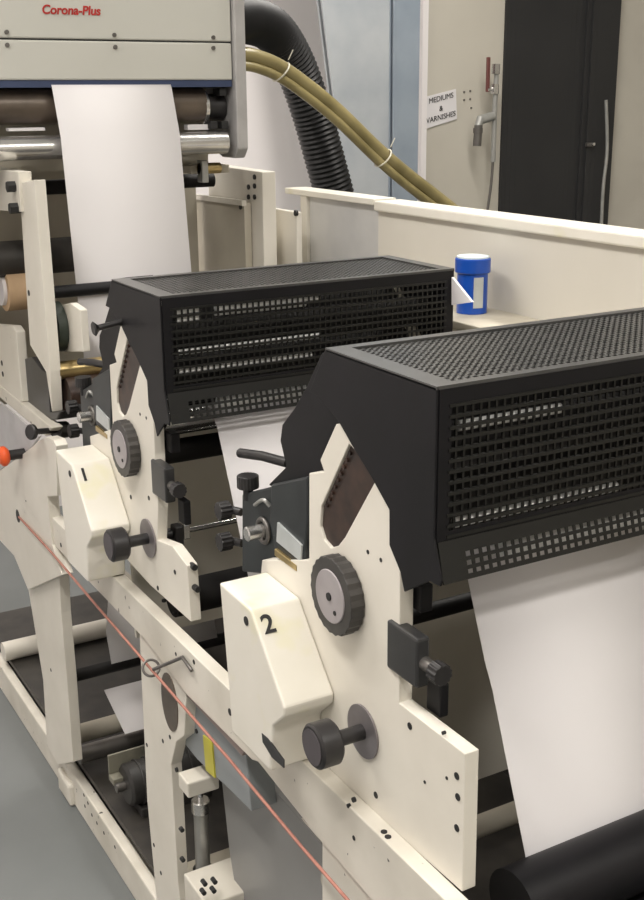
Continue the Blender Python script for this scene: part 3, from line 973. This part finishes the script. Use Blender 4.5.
# grey sheet tray
sh_ = MB()
q = yz([(-30, 380), (0, 402), (40, 436), (32, 447), (0, 470), (-30, 492)], -.02)
SHT = MB().prism(q, -.021, -.016).build('grey_tray', mat('lilac_grey_sheet', (.50, .49, .50), .5), None, .001)
tag(SHT, 'pale grey sheet leaning at the left edge under the slanted bar', 'sheet')
# orange push button
t = thing('stop_button', 'orange round push button at the left edge', 'push button', tuple(at(-2, 457, X=-.075)))
p = at(-1, 457, X=-.075)
MB().cyl((-.075, p.y, p.z), (-.055, p.y, p.z), .0215, n=32, bev=.007).build('button_cap', ORANGE, t, smooth=60)
MB().cyl((-.058, p.y, p.z), (-.02, p.y, p.z), .011, n=20).build('button_stem', KNOBM, t, smooth=40)
# tee knob on the stand plate
t = thing('clamp_screw', 'black clamp screw with knob on top of the left stand plate', 'clamp screw', tuple(at(48, 438, X=-.02)))
h0, h1 = at(32, 432, X=-.05), at(58, 430, X=.01)
MB().cyl(h0, h1, .006, n=16).build('screw', KNOBM, t, smooth=40)
dv = (h1-h0).normalized()
MB().cyl(h0-dv*.006, h0+dv*.004, .0155, n=24, bev=.002).build('knob', KNOBM, t, smooth=40)
MB().cyl(h1-dv*.006, h1+dv*.02, .017, n=20).build('collar', GREYBLK, t, smooth=40)

# ------------------------------------------------------------------ overhead corona treater
YC = 2.35
CT = thing('corona_treater', 'grey overhead treater box with red lettering at the top left', 'web treater', (.2, YC+.2, 1.42))
xe = at(232, 60, Y=YC).x
zs_ = at(116, 40.5, Y=YC).z
zb_ = at(116, 80, Y=YC).z
MB().box((-.35, YC, zs_+.0015), (xe, YC+.35, zs_+.30)).build('upper_cover', CORG, CT, .003)
MB().box((-.35, YC, zb_), (xe, YC+.35, zs_-.0015)).build('lower_cover', CORG, CT, .003)
MB().box((-.35, YC+.004, zs_-.003), (xe, YC+.3, zs_+.003)).build('cover_joint', INKB, CT)
MB().box((-.35, YC+.004, zb_-.014), (xe, YC+.3, zb_)).build('navy_strip', NAVY, CT)
zlow = at(243, 158, Y=YC).z
MB().prism([(YC-.012, zs_+.3), (YC-.012, zlow+.02), (YC+.006, zlow), (YC+.07, zlow), (YC+.3, zb_-.08), (YC+.3, zs_+.3)], xe+.002, xe+.028).build('end_plate', ALU, CT, .003)
MB().prism([(YC-.012, zs_+.3), (YC-.012, zlow+.02), (YC+.006, zlow), (YC+.07, zlow), (YC+.3, zb_-.08), (YC+.3, zs_+.3)], -.38, -.352).build('end_plate', ALU, CT, .003)
for x, y in ((6.5, 32), (7, 45), (114, 35), (115, 47), (213, 37.5), (213, 48)):
    p = at(x, y, Y=YC)
    MB().cyl((p.x, YC-.004, p.z), (p.x, YC+.003, p.z), .0042, n=14).build('cover_screw', DSTEEL, CT)
p = at(71, 10, Y=YC)
text('lettering', 'Corona-Plus', .0235, REDP, CT, (p.x, YC-.001, p.z-.001), (1, 0, 0), (0, 0, 1), bold=.0006, shear=.15)
def croll(name, px, py, r, m, dy=0., x0=-.35, x1=None):
    p = at(px, py, Y=YC+dy)
    return MB().cyl((x0, p.y, p.z), (x1 or xe, p.y, p.z), r, n=40).build(name, m, CT, smooth=40)
croll('brown_roller', 30, 106, .036, BRONZE, .06, -.35, xe-.05)
croll('steel_roller', 30, 148, .0235, STEEL, .015, -.35, xe-.015)
p = at(208, 107, Y=YC+.06)
MB().cyl((xe-.052, p.y, p.z), (xe-.044, p.y, p.z), .037, n=36).build('roller_rim', STEEL, CT, smooth=40)
MB().cyl((xe-.044, p.y, p.z), (xe, p.y, p.z), .028, n=30).build('bearing', KNOBM, CT, smooth=40)
for x, y in ((213, 125), (224, 125), (222, 92)):
    q = at(x, y, Y=YC+.02)
    MB().box((q.x-.008, YC+.014, q.z-.008), (q.x+.008, YC+.05, q.z+.008)).build('small_clamp', INKB, CT, .001)
for xa, xb_, y in ((6, 42, 128), (184, 205, 127)):
    a_, b_ = at(xa, y, Y=YC+.05), at(xb_, y, Y=YC+.05)
    MB().box((a_.x, YC+.03, a_.z-.006), (b_.x, YC+.05, a_.z+.005 if xa > 100 else a_.z)).build('white_tag', WHITEP, CT)
# back plate so the rollers have something behind them
MB().box((-.35, YC+.14, zlow-.02), (xe, YC+.15, zb_)).build('rear_shield', BEIGE, CT)
# bracket under the treater on the far stand
p = at(205, 168, Y=YC+.08)
b = thing('treater_bracket', 'small metal bracket below the right end of the treater roller', 'bracket', tuple(p))
MB().box((p.x-.035, p.y, p.z-.012), (p.x+.06, p.y+.06, p.z+.006)).build('bracket_plate', BEIGE, b, .002)
MB().cyl((p.x-.02, p.y-.012, p.z), (p.x+.03, p.y-.012, p.z), .012, n=18).build('bracket_pin', GOLD, b, smooth=40)
MB().box((p.x-.02, p.y-.03, p.z-.03), (p.x-.005, p.y, p.z+.018)).build('bracket_arm', STAIN, b, .002)

# ------------------------------------------------------------------ hoses
Yh = 3.05
pts = [tuple(at(x, y, Y=Yh+dy)) for x, y, dy in ((215, 22, -.25), (247, 20, -.1), (274, 32, 0), (295, 66, .05), (311, 110, .06), (325, 160, .06), (337, 205, .06), (346, 245, .06))]
hs = spline(pts, 24)
L = [0]
for a_, b_ in zip(hs, hs[1:]):
    L.append(L[-1]+(b_-a_).length)
nr = 150
rs = []
for k in range(nr):
    s_ = L[-1]*k/(nr-1)
    i = max(j for j in range(len(L)) if L[j] <= s_+1e-9)
    i = min(i, len(hs)-2)
    f = (s_-L[i])/max(1e-9, L[i+1]-L[i])
    rs.append(hs[i].lerp(hs[i+1], f))
dh = MB().tube(rs, .062, n=28, ribs=.93).build('duct_hose', HOSEB, smooth=25)
tag(dh, 'thick black corrugated duct hose curving down behind the treater', 'hose')

def hosepts(off, dz, Yo):
    return spline([tuple(at(x, y+off, Y=Yo)) for x, y in ((236, 54), (256, 57), (280, 67), (310, 88), (340, 113), (375, 147), (405, 173), (440, 200), (475, 228), (500, 250))]+[(1.75, 2.75, .5), (1.8, 2.75, .03)], 8)
for off, rr, lab, Yo in ((0, .02, 'upper of the two amber hoses drooping across the columns', 2.85), (11, .0125, 'lower thin amber hose tied under the thick one', 2.84)):
    o = MB().tube(hosepts(off, 0, Yo), rr, n=16).build('amber_hose', HOSEY, smooth=60)
    tag(o, lab, 'hose')
for x, y in ((281, 72), (383, 158)):
    c = at(x, y, Y=2.845)
    o = MB().torus(c, (.75, 0, -.65), .03, .0022, 24, 6).bar((c.x+.012, c.y-.02, c.z+.03), (c.x+.024, c.y-.024, c.z+.055), .004, .002).build('cable_tie', TIE, smooth=60)
    tag(o, 'pale cable tie round the amber hoses, %s' % ('near the treater end' if x < 300 else 'in front of the wide steel column'), 'cable tie')

# paper flag between hood 1 and the tub
a = [at(453, 277, X=.525), at(473, 302, X=.525), at(453, 305, X=.525)]
m = MB()
m.prism([(p.y, p.z) for p in a], .522, .527)
pf = m.build('paper_flag', WHITEP)
tag(pf, 'white triangular card sticking out behind the right end of hood 1', 'card')

# ------------------------------------------------------------------ lights
def lamp(x, y, lx, ly, p, k):
    t = thing('ceiling_lamp', 'long ceiling lamp, out of the picture above the press', 'lamp', (x, y, 3.36), 'ceiling lamps')
    MB().box((x-lx/2, y-ly/2, 3.36), (x+lx/2, y+ly/2, 3.4)).build('lamp_housing', CEIL, t)
    MB().box((x-lx/2+.02, y-ly/2+.02, 3.352), (x+lx/2-.02, y+ly/2-.02, 3.36)).build('diffuser', LAMP, t)
    ld = bpy.data.lights.new('tube_light', 'AREA')
    ld.shape = 'RECTANGLE'
    ld.size = lx
    ld.size_y = ly
    ld.energy = p
    ld.color = (1, .955, .89)
    lo = bpy.data.objects.new('tube_light', ld)
    COL.objects.link(lo)
    lo.location = (x, y, 3.34)
lamp(-1.2, .5, .3, 1.8, 40, 0)
lamp(.5, -1.0, 1.8, .3, 46, 0)  # unseen lamp added in front to light the rods and lower paper
lamp(-.9, 2.9, .3, 1.8, 42, 0)
lamp(1.6, 2.6, .3, 1.8, 46, 0)
w = bpy.data.worlds.new('world')
SC.world = w
w.use_nodes = True
w.node_tree.nodes['Background'].inputs[0].default_value = (1, .97, .93, 1)
w.node_tree.nodes['Background'].inputs[1].default_value = .3

SC.view_settings.view_transform = 'Standard'
SC.view_settings.look = 'None'
SC.view_settings.gamma = 1
SC.view_settings.exposure = 0.35
SC.view_settings.use_curve_mapping = False
